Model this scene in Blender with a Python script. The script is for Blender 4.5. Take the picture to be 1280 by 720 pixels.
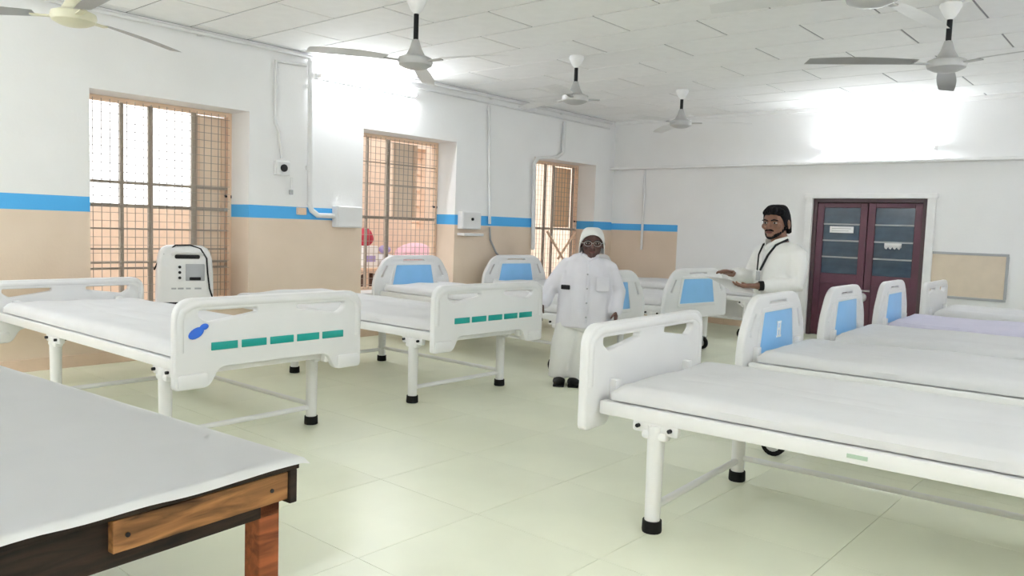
import bpy, bmesh, math, random
from mathutils import Vector, Matrix, Euler, noise
random.seed(7)
PI = math.pi
scene = bpy.context.scene
C = scene.collection
for o in list(bpy.data.objects):
    bpy.data.objects.remove(o)

# ------------------------------------------------------------------ camera, world, exposure
H = 1.55
FPX = 979.303
ROT = Matrix(((0.7563347746, -0.0762969290, 0.6497203147),
              (0.6532945139, 0.0362941397, -0.7562334385),
              (0.0341172491, 0.9964243644, 0.0772948851)))
cam_data = bpy.data.cameras.new('camera')
cam_data.sensor_width = 36.0
cam_data.lens = 36.0 * FPX / 1280.0
cam_data.clip_start = 0.02
cam = bpy.data.objects.new('camera', cam_data)
C.objects.link(cam)
cam.matrix_world = Matrix.Translation((0, 0, H)) @ ROT.to_4x4()
scene.camera = cam

world = bpy.data.worlds.new('world')
scene.world = world
world.use_nodes = True
bg = world.node_tree.nodes['Background']
bg.inputs['Color'].default_value = (0.95, 0.98, 1.0, 1)     # overcast white sky
bg.inputs['Strength'].default_value = 2.4

TUBE_STRENGTH = 100.0
vs = scene.view_settings
vs.view_transform = 'Standard'
vs.look = 'None'
vs.exposure = 0.24
vs.gamma = 1.0
vs.use_curve_mapping = False
scene.cycles.max_bounces = 12
scene.cycles.diffuse_bounces = 8


def ray(px, py):
    return ROT @ Vector(((px - 640) / FPX, (360 - py) / FPX, -1.0))


def on_z(px, py, z=0.0):
    r = ray(px, py)
    return Vector((0, 0, H)) + r * ((z - H) / r.z)


def on_x(px, py, x):
    r = ray(px, py)
    return Vector((0, 0, H)) + r * (x / r.x)


def on_y(px, py, y):
    r = ray(px, py)
    return Vector((0, 0, H)) + r * (y / r.y)


# ------------------------------------------------------------------ materials
MATS = {}


def nt(name):
    m = bpy.data.materials.new(name)
    m.use_nodes = True
    n = m.node_tree
    return m, n, n.nodes['Principled BSDF']


def mat(name, col, rough=0.5, metal=0.0, var=0.04, scale=6.0, bump=0.0, bscale=60.0, spec=0.5, coat=0.0):
    """plain procedural surface: colour with a little noise variation and fine relief"""
    if name in MATS:
        return MATS[name]
    m, n, b = nt(name)
    tc = n.nodes.new('ShaderNodeTexCoord')
    nz = n.nodes.new('ShaderNodeTexNoise')
    nz.inputs['Scale'].default_value = scale
    nz.inputs['Detail'].default_value = 4
    n.links.new(tc.outputs['Object'], nz.inputs['Vector'])
    rp = n.nodes.new('ShaderNodeValToRGB')
    rp.color_ramp.elements[0].position = 0.3
    rp.color_ramp.elements[1].position = 0.7
    rp.color_ramp.elements[0].color = tuple(max(0, c * (1 - var)) for c in col) + (1,)
    rp.color_ramp.elements[1].color = tuple(min(1, c * (1 + var)) for c in col) + (1,)
    n.links.new(nz.outputs['Fac'], rp.inputs['Fac'])
    n.links.new(rp.outputs['Color'], b.inputs['Base Color'])
    b.inputs['Roughness'].default_value = rough
    b.inputs['Metallic'].default_value = metal
    b.inputs['Specular IOR Level'].default_value = spec
    b.inputs['Coat Weight'].default_value = coat
    if bump:
        nb = n.nodes.new('ShaderNodeTexNoise')
        nb.inputs['Scale'].default_value = bscale
        nb.inputs['Detail'].default_value = 5
        n.links.new(tc.outputs['Object'], nb.inputs['Vector'])
        bp = n.nodes.new('ShaderNodeBump')
        bp.inputs['Strength'].default_value = bump
        bp.inputs['Distance'].default_value = 0.02
        n.links.new(nb.outputs['Fac'], bp.inputs['Height'])
        n.links.new(bp.outputs['Normal'], b.inputs['Normal'])
    MATS[name] = m
    return m


WHITE = (0.86, 0.86, 0.86)
TAN = (0.74, 0.57, 0.44)
BLUE = (0.09, 0.42, 0.82)


def wall_mat(name, tan_xmax=None, z0=1.56, z1=1.71):
    """whitewash above, painted blue band, tan dado below; the band may stop at tan_xmax"""
    m, n, b = nt(name)
    g = n.nodes.new('ShaderNodeNewGeometry')
    sx = n.nodes.new('ShaderNodeSeparateXYZ')
    n.links.new(g.outputs['Position'], sx.inputs[0])

    def less(sock, v):
        k = n.nodes.new('ShaderNodeMath')
        k.operation = 'LESS_THAN'
        n.links.new(sock, k.inputs[0])
        k.inputs[1].default_value = v
        return k.outputs[0]

    def mul(a, c):
        k = n.nodes.new('ShaderNodeMath')
        k.operation = 'MULTIPLY'
        n.links.new(a, k.inputs[0])
        n.links.new(c, k.inputs[1])
        return k.outputs[0]

    def mix(fac, a, c):
        k = n.nodes.new('ShaderNodeMix')
        k.data_type = 'RGBA'
        n.links.new(fac, k.inputs['Factor'])
        for s, v in ((k.inputs[6], a), (k.inputs[7], c)):
            if isinstance(v, tuple):
                s.default_value = v + (1,)
            else:
                n.links.new(v, s)
        return k.outputs[2]
    nz = n.nodes.new('ShaderNodeTexNoise')
    nz.inputs['Scale'].default_value = 1.3
    nz.inputs['Detail'].default_value = 6
    n.links.new(g.outputs['Position'], nz.inputs['Vector'])
    wm = n.nodes.new('ShaderNodeValToRGB')
    wm.color_ramp.elements[0].position = 0.3
    wm.color_ramp.elements[1].position = 0.7
    wm.color_ramp.elements[0].color = (0.84, 0.84, 0.84, 1)
    wm.color_ramp.elements[1].color = (0.88, 0.88, 0.88, 1)
    n.links.new(nz.outputs['Fac'], wm.inputs['Fac'])
    tm = n.nodes.new('ShaderNodeValToRGB')
    tm.color_ramp.elements[0].position = 0.3
    tm.color_ramp.elements[1].position = 0.7
    tm.color_ramp.elements[0].color = (0.71, 0.58, 0.46, 1)
    tm.color_ramp.elements[1].color = (0.77, 0.64, 0.52, 1)
    n.links.new(nz.outputs['Fac'], tm.inputs['Fac'])
    f1, f2 = less(sx.outputs['Z'], z1), less(sx.outputs['Z'], z0)
    if tan_xmax is not None:
        lx = less(sx.outputs['X'], tan_xmax)
        f1, f2 = mul(f1, lx), mul(f2, lx)
    c1 = mix(f1, wm.outputs['Color'], BLUE)
    c2 = mix(f2, c1, tm.outputs['Color'])
    n.links.new(c2, b.inputs['Base Color'])
    b.inputs['Roughness'].default_value = 0.7
    b.inputs['Specular IOR Level'].default_value = 0.25
    nb = n.nodes.new('ShaderNodeTexNoise')
    nb.inputs['Scale'].default_value = 35
    nb.inputs['Detail'].default_value = 6
    n.links.new(g.outputs['Position'], nb.inputs['Vector'])
    bp = n.nodes.new('ShaderNodeBump')
    bp.inputs['Strength'].default_value = 0.12
    bp.inputs['Distance'].default_value = 0.01
    n.links.new(nb.outputs['Fac'], bp.inputs['Height'])
    n.links.new(bp.outputs['Normal'], b.inputs['Normal'])
    return m


def emit_mat(name, col, s):
    m, n, b = nt(name)
    b.inputs['Base Color'].default_value = col + (1,)
    b.inputs['Emission Color'].default_value = col + (1,)
    b.inputs['Emission Strength'].default_value = s
    return m


def wood_mat(name, c1, c2, scale=2.0):
    m, n, b = nt(name)
    tc = n.nodes.new('ShaderNodeTexCoord')
    mp = n.nodes.new('ShaderNodeMapping')
    mp.inputs['Scale'].default_value = (14, 2.0, 14)
    n.links.new(tc.outputs['Object'], mp.inputs['Vector'])
    nz = n.nodes.new('ShaderNodeTexNoise')
    nz.inputs['Scale'].default_value = scale
    nz.inputs['Detail'].default_value = 8
    nz.inputs['Distortion'].default_value = 0.8
    n.links.new(mp.outputs['Vector'], nz.inputs['Vector'])
    rp = n.nodes.new('ShaderNodeValToRGB')
    rp.color_ramp.elements[0].position = 0.32
    rp.color_ramp.elements[1].position = 0.68
    rp.color_ramp.elements[0].color = c1 + (1,)
    rp.color_ramp.elements[1].color = c2 + (1,)
    n.links.new(nz.outputs['Fac'], rp.inputs['Fac'])
    n.links.new(rp.outputs['Color'], b.inputs['Base Color'])
    b.inputs['Roughness'].default_value = 0.65
    b.inputs['Specular IOR Level'].default_value = 0.2
    bp = n.nodes.new('ShaderNodeBump')
    bp.inputs['Strength'].default_value = 0.3
    bp.inputs['Distance'].default_value = 0.01
    n.links.new(nz.outputs['Fac'], bp.inputs['Height'])
    n.links.new(bp.outputs['Normal'], b.inputs['Normal'])
    return m


def glass_dark(name):
    m, n, b = nt(name)
    b.inputs['Base Color'].default_value = (0.03, 0.055, 0.085, 1)
    b.inputs['Roughness'].default_value = 0.12
    nz = n.nodes.new('ShaderNodeTexNoise')
    nz.inputs['Scale'].default_value = 3.0
    rp = n.nodes.new('ShaderNodeValToRGB')
    rp.color_ramp.elements[0].color = (0.02, 0.035, 0.06, 1)
    rp.color_ramp.elements[1].color = (0.06, 0.10, 0.14, 1)
    n.links.new(nz.outputs['Fac'], rp.inputs['Fac'])
    n.links.new(rp.outputs['Color'], b.inputs['Base Color'])
    return m


M_leaf = mat('pale_tan_shutter', (0.86, 0.70, 0.56), 0.6)
M_wall = wall_mat('painted_wall_dado')
M_back = wall_mat('painted_back_wall', tan_xmax=-6.98, z0=1.57, z1=1.69)
M_plain = mat('whitewash', WHITE, 0.7, bump=0.1, bscale=30, spec=0.25)
M_ceil = mat('ceiling_board', (0.93, 0.93, 0.93), 0.75, var=0.02, bump=0.05, bscale=25, spec=0.2)
M_joint = mat('ceiling_joint', (0.36, 0.36, 0.37), 0.8)
M_tile = mat('floor_tile_stone', (0.77, 0.79, 0.635), 0.33, var=0.045, scale=1.6, spec=0.5)
M_grout = mat('floor_grout', (0.42, 0.43, 0.33), 0.7)
M_tan = mat('tan_plaster', TAN, 0.75, bump=0.1, bscale=30)
M_bed = mat('white_bed_enamel', (0.77, 0.77, 0.77), 0.32, var=0.015)
M_panel = mat('white_bed_plastic', (0.75, 0.75, 0.76), 0.38, var=0.01)
M_inset = mat('sky_blue_laminate', (0.23, 0.50, 0.83), 0.35, var=0.03)
M_teal = mat('teal_print', (0.0, 0.30, 0.27), 0.4)
M_logo = mat('blue_print', (0.02, 0.13, 0.62), 0.4)
M_black = mat('black_rubber', (0.008, 0.008, 0.008), 0.7, spec=0.2)
M_dark = mat('dark_plastic', (0.012, 0.012, 0.014), 0.55, spec=0.25)
M_sheet = mat('white_bed_sheet', (0.66, 0.66, 0.67), 0.85, var=0.03, scale=3, bump=0.35, bscale=5, spec=0.15)
M_sheet_l = mat('lavender_bed_sheet', (0.63, 0.61, 0.73), 0.85, var=0.03, scale=3, bump=0.35, bscale=5, spec=0.15)
M_chrome = mat('steel', (0.55, 0.55, 0.55), 0.3, metal=0.9)
M_iron = mat('painted_iron_grille', (0.34, 0.29, 0.24), 0.6)
M_wire = mat('grille_wire', (0.40, 0.34, 0.29), 0.6)
M_wframe = mat('tan_window_frame', (0.78, 0.58, 0.43), 0.6)
M_orange = mat('orange_tan_shutter', (0.85, 0.56, 0.34), 0.6)
M_pvc = mat('white_conduit', (0.74, 0.74, 0.74), 0.4)
M_fan = mat('grey_fan_metal', (0.50, 0.50, 0.50), 0.4, metal=0.2)
M_fanw = mat('white_fan_blade', (0.84, 0.84, 0.84), 0.4)
M_fany = mat('cream_fan_enamel', (0.66, 0.64, 0.48), 0.4)
M_grey = mat('grey_plastic', (0.38, 0.39, 0.41), 0.45)
M_tube = emit_mat('tube_glow', (0.93, 0.97, 1.0), TUBE_STRENGTH)
M_maroon = mat('maroon_door_paint', (0.085, 0.022, 0.04), 0.35, var=0.15)
M_maroon2 = mat('dark_door_frame_paint', (0.06, 0.03, 0.035), 0.4, var=0.1)
M_glass = glass_dark('dark_door_glass')
M_paper = mat('white_paper', (0.84, 0.84, 0.84), 0.7)
M_cloth = mat('white_table_cover', (0.87, 0.87, 0.87), 0.55, var=0.01, bump=0.06, bscale=4)
M_wood = wood_mat('worn_brown_wood', (0.045, 0.020, 0.008), (0.34, 0.160, 0.060))
M_woodd = wood_mat('dark_stained_wood', (0.008, 0.006, 0.005), (0.035, 0.022, 0.014))
M_woodr = wood_mat('red_brown_wood', (0.10, 0.026, 0.010), (0.28, 0.085, 0.030))
M_shirt = mat('white_shirt_cotton', (0.70, 0.69, 0.75), 0.85, var=0.03, scale=4, bump=0.5, bscale=9, spec=0.1)
M_trous = mat('white_trouser_cotton', (0.76, 0.76, 0.75), 0.85, var=0.03, scale=4, bump=0.5, bscale=9, spec=0.1)
M_skin1 = mat('deep_brown_skin', (0.085, 0.038, 0.032), 0.5, var=0.12, scale=12)
M_skin2 = mat('brown_skin', (0.20, 0.098, 0.062), 0.5, var=0.10, scale=12)
M_hair = mat('black_hair', (0.006, 0.006, 0.008), 0.7, bump=0.5, bscale=120, spec=0.12)
M_eye = mat('eye_white', (0.42, 0.40, 0.38), 0.4)
M_lip = mat('lip', (0.16, 0.05, 0.05), 0.5)
M_pink = mat('pink_cloth', (0.78, 0.50, 0.58), 0.85, var=0.06, scale=4)
M_red = mat('red_cloth', (0.45, 0.03, 0.06), 0.8, var=0.2)
M_violet = mat('violet_cloth', (0.42, 0.36, 0.66), 0.85, var=0.1)
M_brown = mat('brown_basket', (0.10, 0.055, 0.04), 0.8, var=0.3, scale=20)
M_ground = mat('courtyard_concrete', (0.55, 0.50, 0.43), 0.9, var=0.08)


# ------------------------------------------------------------------ mesh helpers
def frame(d, ref=None):
    d = d.normalized()
    if ref is None:
        ref = Vector((0, 0, 1)) if abs(d.z) < 0.9 else Vector((1, 0, 0))
    a = (ref - d * ref.dot(d))
    if a.length < 1e-5:
        a = d.orthogonal()
    a.normalize()
    b = d.cross(a)
    return a, b


class S:
    """collects shapes and builds ONE mesh object"""

    def __init__(s):
        s.bm = bmesh.new()

    def box(s, c, size, bev=0.0, rot=None, seg=2):
        r = bmesh.ops.create_cube(s.bm, size=1.0)
        vs_ = r['verts']
        m = Matrix.Translation(c) @ (rot.to_4x4() if rot else Matrix.Identity(4)) @ Matrix.Diagonal((size[0], size[1], size[2], 1))
        bmesh.ops.transform(s.bm, matrix=m, verts=vs_)
        if bev:
            es = list({e for v in vs_ for e in v.link_edges})
            bmesh.ops.bevel(s.bm, geom=es, offset=bev, segments=seg, affect='EDGES', profile=0.5)
        return s

    def bx(s, x0, x1, y0, y1, z0, z1, bev=0.0):
        return s.box(((x0 + x1) / 2, (y0 + y1) / 2, (z0 + z1) / 2), (abs(x1 - x0), abs(y1 - y0), abs(z1 - z0)), bev)

    def tube(s, pts, rad, seg=10, ref=None, cap=True, round_=False):
        pts = [Vector(p) for p in pts]
        n = len(pts)
        if not isinstance(rad, (list, tuple)) or (isinstance(rad, tuple)):
            rad = [rad] * n
        rad = [(r, r) if not isinstance(r, tuple) else r for r in rad]
        if round_:
            d0 = (pts[0] - pts[1]).normalized()
            d1 = (pts[-1] - pts[-2]).normalized()
            r0, r1 = rad[0], rad[-1]
            k0, k1 = min(r0), min(r1)
            pre = [(pts[0] + d0 * k0 * 0.95, 0.25, r0), (pts[0] + d0 * k0 * 0.7, 0.7, r0)]
            post = [(pts[-1] + d1 * k1 * 0.7, 0.7, r1), (pts[-1] + d1 * k1 * 0.95, 0.25, r1)]
            pts = [p for p, _, _ in pre] + pts + [p for p, _, _ in post]
            rad = [(r[0] * f, r[1] * f) for _, f, r in pre] + rad + [(r[0] * f, r[1] * f) for _, f, r in post]
            n = len(pts)
        rings = []
        a = None
        for i in range(n):
            if i == 0:
                d = pts[1] - pts[0]
            elif i == n - 1:
                d = pts[-1] - pts[-2]
            else:
                d = (pts[i + 1] - pts[i]).normalized() + (pts[i] - pts[i - 1]).normalized()
            if ref is not None:
                a, b = frame(d, Vector(ref))
            else:
                a, b = frame(d, a)
            ring = []
            for k in range(seg):
                t = 2 * PI * k / seg
                ring.append(s.bm.verts.new(pts[i] + a * (math.cos(t) * rad[i][0]) + b * (math.sin(t) * rad[i][1])))
            rings.append(ring)
        for i in range(n - 1):
            for k in range(seg):
                s.bm.faces.new((rings[i][k], rings[i][(k + 1) % seg], rings[i + 1][(k + 1) % seg], rings[i + 1][k]))
        if cap:
            s.bm.faces.new(list(reversed(rings[0])))
            s.bm.faces.new(rings[-1])
        return s

    def ell(s, c, r, rot=None, u=16, v=10):
        q = bmesh.ops.create_uvsphere(s.bm, u_segments=u, v_segments=v, radius=1.0)
        m = Matrix.Translation(c) @ (rot.to_4x4() if rot else Matrix.Identity(4)) @ Matrix.Diagonal((r[0], r[1], r[2], 1))
        bmesh.ops.transform(s.bm, matrix=m, verts=q['verts'])
        return s

    def lathe(s, prof, c=(0, 0, 0), seg=24):
        """prof: list of (radius, z)"""
        c = Vector(c)
        rings = []
        for r, z in prof:
            if r < 1e-6:
                rings.append([s.bm.verts.new(c + Vector((0, 0, z)))])
            else:
                rings.append([s.bm.verts.new(c + Vector((r * math.cos(2 * PI * k / seg), r * math.sin(2 * PI * k / seg), z))) for k in range(seg)])
        for A, B in zip(rings, rings[1:]):
            for k in range(seg):
                k2 = (k + 1) % seg
                if len(A) == 1 and len(B) == 1:
                    continue
                if len(A) == 1:
                    s.bm.faces.new((A[0], B[k2], B[k]))
                elif len(B) == 1:
                    s.bm.faces.new((A[k], A[k2], B[0]))
                else:
                    s.bm.faces.new((A[k], A[k2], B[k2], B[k]))
        return s

    def quadgrid(s, fn, nu, nv):
        g = [[s.bm.verts.new(fn(i / nu, j / nv)) for j in range(nv + 1)] for i in range(nu + 1)]
        for i in range(nu):
            for j in range(nv):
                s.bm.faces.new((g[i][j], g[i + 1][j], g[i + 1][j + 1], g[i][j + 1]))
        return s

    def xf(s, m):
        bmesh.ops.transform(s.bm, matrix=m, verts=s.bm.verts[:])
        return s

    def mesh(s, name, material, smooth=False):
        bmesh.ops.recalc_face_normals(s.bm, faces=s.bm.faces[:])
        me = bpy.data.meshes.new(name)
        s.bm.to_mesh(me)
        s.bm.free()
        if material:
            me.materials.append(material)
        if smooth:
            for p in me.polygons:
                p.use_smooth = True
            try:
                me.set_sharp_from_angle(angle=math.radians(40))
            except Exception:
                pass
        return me

    def build(s, name, material, parent=None, smooth=True):
        return put(name, s.mesh(name, material, smooth), parent)


def put(name, me, parent=None, loc=None, rotz=None):
    o = bpy.data.objects.new(name, me)
    C.objects.link(o)
    if parent is not None:
        o.parent = parent
    if loc is not None:
        o.location = loc
    if rotz is not None:
        o.rotation_euler = (0, 0, rotz)
    return o


def tag(o, label=None, cat=None, group=None, kind=None):
    if label:
        o['label'] = label
    if cat:
        o['category'] = cat
    if group:
        o['group'] = group
    if kind:
        o['kind'] = kind
    return o


def empty(name, loc=(0, 0, 0), rotz=0.0):
    o = bpy.data.objects.new(name, None)
    C.objects.link(o)
    o.empty_display_size = 0.1
    o.location = loc
    o.rotation_euler = (0, 0, rotz)
    return o


def plate(name, outline, holes, thick, bev, material):
    """2D outline (a, b) with holes -> solid plate; a along local Y, b along local Z, thickness along X"""
    cu = bpy.data.curves.new(name + '_c', 'CURVE')
    cu.dimensions = '2D'
    cu.fill_mode = 'BOTH'
    cu.extrude = max(thick / 2 - bev, 0.0005)
    cu.bevel_depth = bev
    cu.bevel_resolution = 2
    for poly in [outline] + list(holes):
        sp = cu.splines.new('POLY')
        sp.points.add(len(poly) - 1)
        for p, (a, b) in zip(sp.points, poly):
            p.co = (a, b, 0, 1)
        sp.use_cyclic_u = True
    ob = bpy.data.objects.new(name + '_tmp', cu)
    C.objects.link(ob)
    bpy.context.view_layer.update()
    dg = bpy.context.evaluated_depsgraph_get()
    me = bpy.data.meshes.new_from_object(ob.evaluated_get(dg))
    bpy.data.objects.remove(ob)
    bpy.data.curves.remove(cu)
    # (x,y,z)->(z, x, y)
    me.transform(Matrix(((0, 0, 1, 0), (1, 0, 0, 0), (0, 1, 0, 0), (0, 0, 0, 1))))
    bm = bmesh.new()
    bm.from_mesh(me)
    bmesh.ops.remove_doubles(bm, verts=bm.verts[:], dist=1e-5)
    bmesh.ops.recalc_face_normals(bm, faces=bm.faces[:])
    bm.to_mesh(me)
    bm.free()
    me.materials.clear()
    me.materials.append(material)
    for p in me.polygons:
        p.use_smooth = True
    try:
        me.set_sharp_from_angle(angle=math.radians(35))
    except Exception:
        pass
    me.name = name
    return me


def rounded(poly, r, n=5):
    """round the corners of a polygon; r may be a list"""
    out = []
    N = len(poly)
    for i in range(N):
        p0, p1, p2 = Vector(poly[i - 1]), Vector(poly[i]), Vector(poly[(i + 1) % N])
        ri = r[i] if isinstance(r, list) else r
        d0, d1 = p0 - p1, p2 - p1
        k = min(ri, d0.length * 0.48, d1.length * 0.48)
        if k < 1e-4:
            out.append(tuple(p1))
            continue
        a, b = p1 + d0.normalized() * k, p1 + d1.normalized() * k
        for j in range(n + 1):
            t = j / n
            q = a * (1 - t) ** 2 + p1 * 2 * t * (1 - t) + b * t * t
            out.append(tuple(q))
    return out


# ------------------------------------------------------------------ the room
XL, XR, YF, YB, ZC = -8.4, 2.4, -1.7, 12.63, 3.6
WT = 0.5                                                    # wall thickness
WINDOWS = [(3.22, 4.98, 0.51, 2.79), (6.65, 8.40, 0.58, 2.79), (10.24, 12.04, 0.58, 2.74)]

# floor: slab + tiles where they show
fl = S().bx(XL - WT, XR + 0.3, YF - 0.3, YB + 0.3, -0.12, -0.006).build('floor', M_grout, smooth=False)
tag(fl, kind='structure')
TS = 0.8


def tile_mesh(sx, sy):
    s = S()
    s.box((0, 0, -0.005), (sx - 0.0025, sy - 0.0025, 0.01), 0.0006, seg=1)
    return s.mesh('tile', M_tile)


tm_cache = {}
x = XL
ny = int(math.ceil((YB - YF) / TS))
nx = int(math.ceil((XR - XL) / TS))
for i in range(nx):
    for j in range(ny):
        x0, x1 = XL + i * TS, min(XL + (i + 1) * TS, XR)
        y1, y0 = YB - j * TS, max(YB - (j + 1) * TS, YF)
        key = (round(x1 - x0, 3), round(y1 - y0, 3))
        if key not in tm_cache:
            tm_cache[key] = tile_mesh(*key)
        put('tile', tm_cache[key], fl, ((x0 + x1) / 2, (y0 + y1) / 2, 0))

# ceiling: slab + staggered boards with recessed joints
ce = S().bx(XL - WT, XR + 0.3, YF - 0.3, YB + 0.3, ZC + 0.008, ZC + 0.15).build('ceiling', M_joint, smooth=False)
tag(ce, kind='structure')
PL, PW = 1.485, 0.682
pc = {}
YJ = on_z(783, 40, ZC).y
XJ = on_z(752, 25, ZC).x
j0 = int(math.floor((YF - YJ) / PW))
for j in range(j0, int(math.ceil((YB - YJ) / PW))):
    y0, y1 = max(YF, YJ + j * PW), min(YB, YJ + (j + 1) * PW)
    if y1 - y0 < 0.02:
        continue
    off = 0.0 if j % 2 else PL / 2
    i0 = int(math.floor((XL - XJ - off) / PL))
    for i in range(i0, i0 + 12):
        x0, x1 = max(XL, XJ + off + i * PL), min(XR, XJ + off + (i + 1) * PL)
        if x1 - x0 < 0.02:
            continue
        key = (round(x1 - x0, 3), round(y1 - y0, 3))
        if key not in pc:
            pc[key] = S().box((0, 0, 0.004), (key[0] - 0.02, key[1] - 0.02, 0.008), 0.002, seg=1).mesh('panel', M_ceil)
        put('panel', pc[key], ce, ((x0 + x1) / 2, (y0 + y1) / 2, ZC))

# left wall with three deep window openings
s = S()
ys = [YF - 0.3] + [v for w in WINDOWS for v in w[:2]] + [YB + 0.3]
for k in range(0, len(ys), 2):
    s.bx(XL - WT, XL, ys[k], ys[k + 1], 0, ZC)
for (a, b, z0, z1) in WINDOWS:
    s.bx(XL - WT, XL, a, b, 0, z0)
    s.bx(XL - WT, XL, a, b, z1, ZC)
wl = tag(s.build('wall_left', M_wall, smooth=False), kind='structure')

# back wall with a door opening
DX0, DX1, DZ = -4.60, -2.90, 2.20
s = S()
s.bx(XL - WT, DX0, YB, YB + 0.3, 0, ZC).bx(DX1, XR + 0.3, YB, YB + 0.3, 0, ZC).bx(DX0, DX1, YB, YB + 0.3, DZ, ZC)
wb = tag(s.build('wall_back', M_back, smooth=False), kind='structure')
tag(S().bx(XR, XR + 0.3, YF - 0.3, YB + 0.3, 0, ZC).build('wall_right', M_wall, smooth=False), kind='structure')
tag(S().bx(XL - WT, XR + 0.3, YF - 0.3, YF, 0, ZC).build('wall_front', M_wall, smooth=False), kind='structure')
# projecting ledge along the back wall under the tube light
tag(S().bx(XL, XR, YB - 0.15, YB, 2.695, 2.735, 0.008).build('trim_1', M_plain, smooth=False), kind='structure')
# corner pilaster on the back wall beside the painted dado
tag(S().bx(XL, XR, YB - 0.03, YB, 3.54, 3.6, 0.006).build('trim_2', M_plain, smooth=False), kind='structure')
tag(S().bx(XL, XL + 0.02, YF, YB, 0, 0.12, 0.004).build('baseboard_left', M_tan, smooth=False), kind='structure')
tag(S().bx(XL + 0.02, DX0 - 0.1, YB - 0.02, YB, 0, 0.12, 0.004).build('baseboard_back', M_tan, smooth=False), kind='structure')


# windows: frame, iron bars and rails, wire mesh, an opened shutter
def window(idx, a, b, z0, z1, vbars, hbars, leaf, extra=None):
    w = empty('window_%d' % idx, (XL - WT + 0.06, (a + b) / 2, z0))
    tag(w, kind='structure')
    L = (b - a) / 2
    hh = z1 - z0
    s = S()
    t = 0.05
    s.bx(-0.05, 0.05, -L, -L + t, 0, hh, 0.006).bx(-0.05, 0.05, L - t, L, 0, hh, 0.006)
    s.bx(-0.05, 0.05, -L + t, L - t, hh - t, hh, 0.006).bx(-0.05, 0.05, -L + t, L - t, 0, t, 0.006)
    s.build('window_frame', M_wframe, w, smooth=False)
    yc = (a + b) / 2
    for (y, wd) in vbars:
        S().box((0.03, y - yc, hh / 2), (0.03, wd, hh - 2 * t)).build('bar', M_iron, w, smooth=False)
    for (z, wd) in hbars:
        S().box((0.035, 0, z - z0), (0.03, 2 * L - 2 * t, wd)).build('rail', M_iron, w, smooth=False)
    s = S()
    n = int((2 * L) / 0.085)
    for k in range(1, n):
        s.box((0.055, -L + k * 2 * L / n, hh / 2), (0.006, 0.006, hh - 0.06))
    n = int(hh / 0.085)
    for k in range(1, n):
        s.box((0.055, 0, k * hh / n), (0.006, 2 * L - 0.06, 0.006))
    tag(s.build('wire_mesh', M_wire, w, smooth=False), kind='stuff')
    if leaf:
        y, width, z_lo, z_hi, m = leaf
        s = S()
        s.box((-0.02, y - yc, (z_lo + z_hi) / 2 - z0), (0.035, width, z_hi - z_lo), 0.006)
        lf = s.build('shutter', m, w, smooth=False)
        for q in (-1, 1):
            S().box((0.005, y - yc + q * (width / 2 - 0.03), (z_lo + z_hi) / 2 - z0), (0.03, 0.05, z_hi - z_lo - 0.02), 0.004).build('stile', M_wframe, lf, smooth=False)
    S().bx(0.05, WT - 0.05, -L, L, -0.02, 0.012, 0.004).build('window_sill', M_plain, w, smooth=False)
    if extra:
        extra(w, yc, z0)
    return w


window(1, *WINDOWS[0], [(3.70, 0.035), (4.01, 0.05), (4.51, 0.055)], [(1.89, 0.03), (1.64, 0.04), (1.39, 0.018), (1.17, 0.018), (1.02, 0.018), (0.96, 0.018)],
       (4.73, 0.38, 0.60, 2.73, M_leaf))
window(2, *WINDOWS[1], [(7.42, 0.05), (7.05, 0.02)], [(1.62, 0.035), (2.40, 0.012), (2.1, 0.012)], (7.76, 0.46, 1.64, 2.72, M_leaf))


def xbrace(w, yc, z0):
    for (a, b) in (((11.1, 1.50), (11.6, 1.0)), ((11.95, 1.50), (11.45, 1.0))):
        S().tube([(0.09, a[0] - yc, a[1] - z0), (0.09, b[0] - yc, b[1] - z0)], 0.022, 8).build('brace', M_wframe, w)


window(3, *WINDOWS[2], [(11.06, 0.05), (11.30, 0.05), (11.90, 0.05)], [(1.55, 0.035)], (11.6, 0.5, 1.58, 2.66, M_orange), xbrace)

# the maroon glazed double door
d = empty('door_1', ((DX0 + DX1) / 2, YB + 0.02, 0))
tag(d, kind='structure')
DW = (DX1 - DX0) / 2
s = S()
s.bx(-DW - 0.09, -DW + 0.02, -0.08, 0.06, 0, DZ + 0.0, 0.006).bx(DW - 0.02, DW + 0.09, -0.08, 0.06, 0, DZ, 0.006)
s.bx(-DW - 0.11, DW + 0.11, -0.09, 0.06, DZ - 0.03, DZ + 0.045, 0.006)
s.build('architrave', M_plain, d, smooth=False)
s = S()
s.bx(-DW + 0.02, -DW + 0.085, -0.02, 0.06, 0, DZ - 0.03, 0.004).bx(DW - 0.085, DW - 0.02, -0.02, 0.06, 0, DZ - 0.03, 0.004)
s.bx(-DW + 0.085, DW - 0.085, -0.02, 0.06, DZ - 0.09, DZ - 0.03, 0.004)
s.build('door_frame', M_maroon2, d, smooth=False)
LW = DW - 0.085
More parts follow.
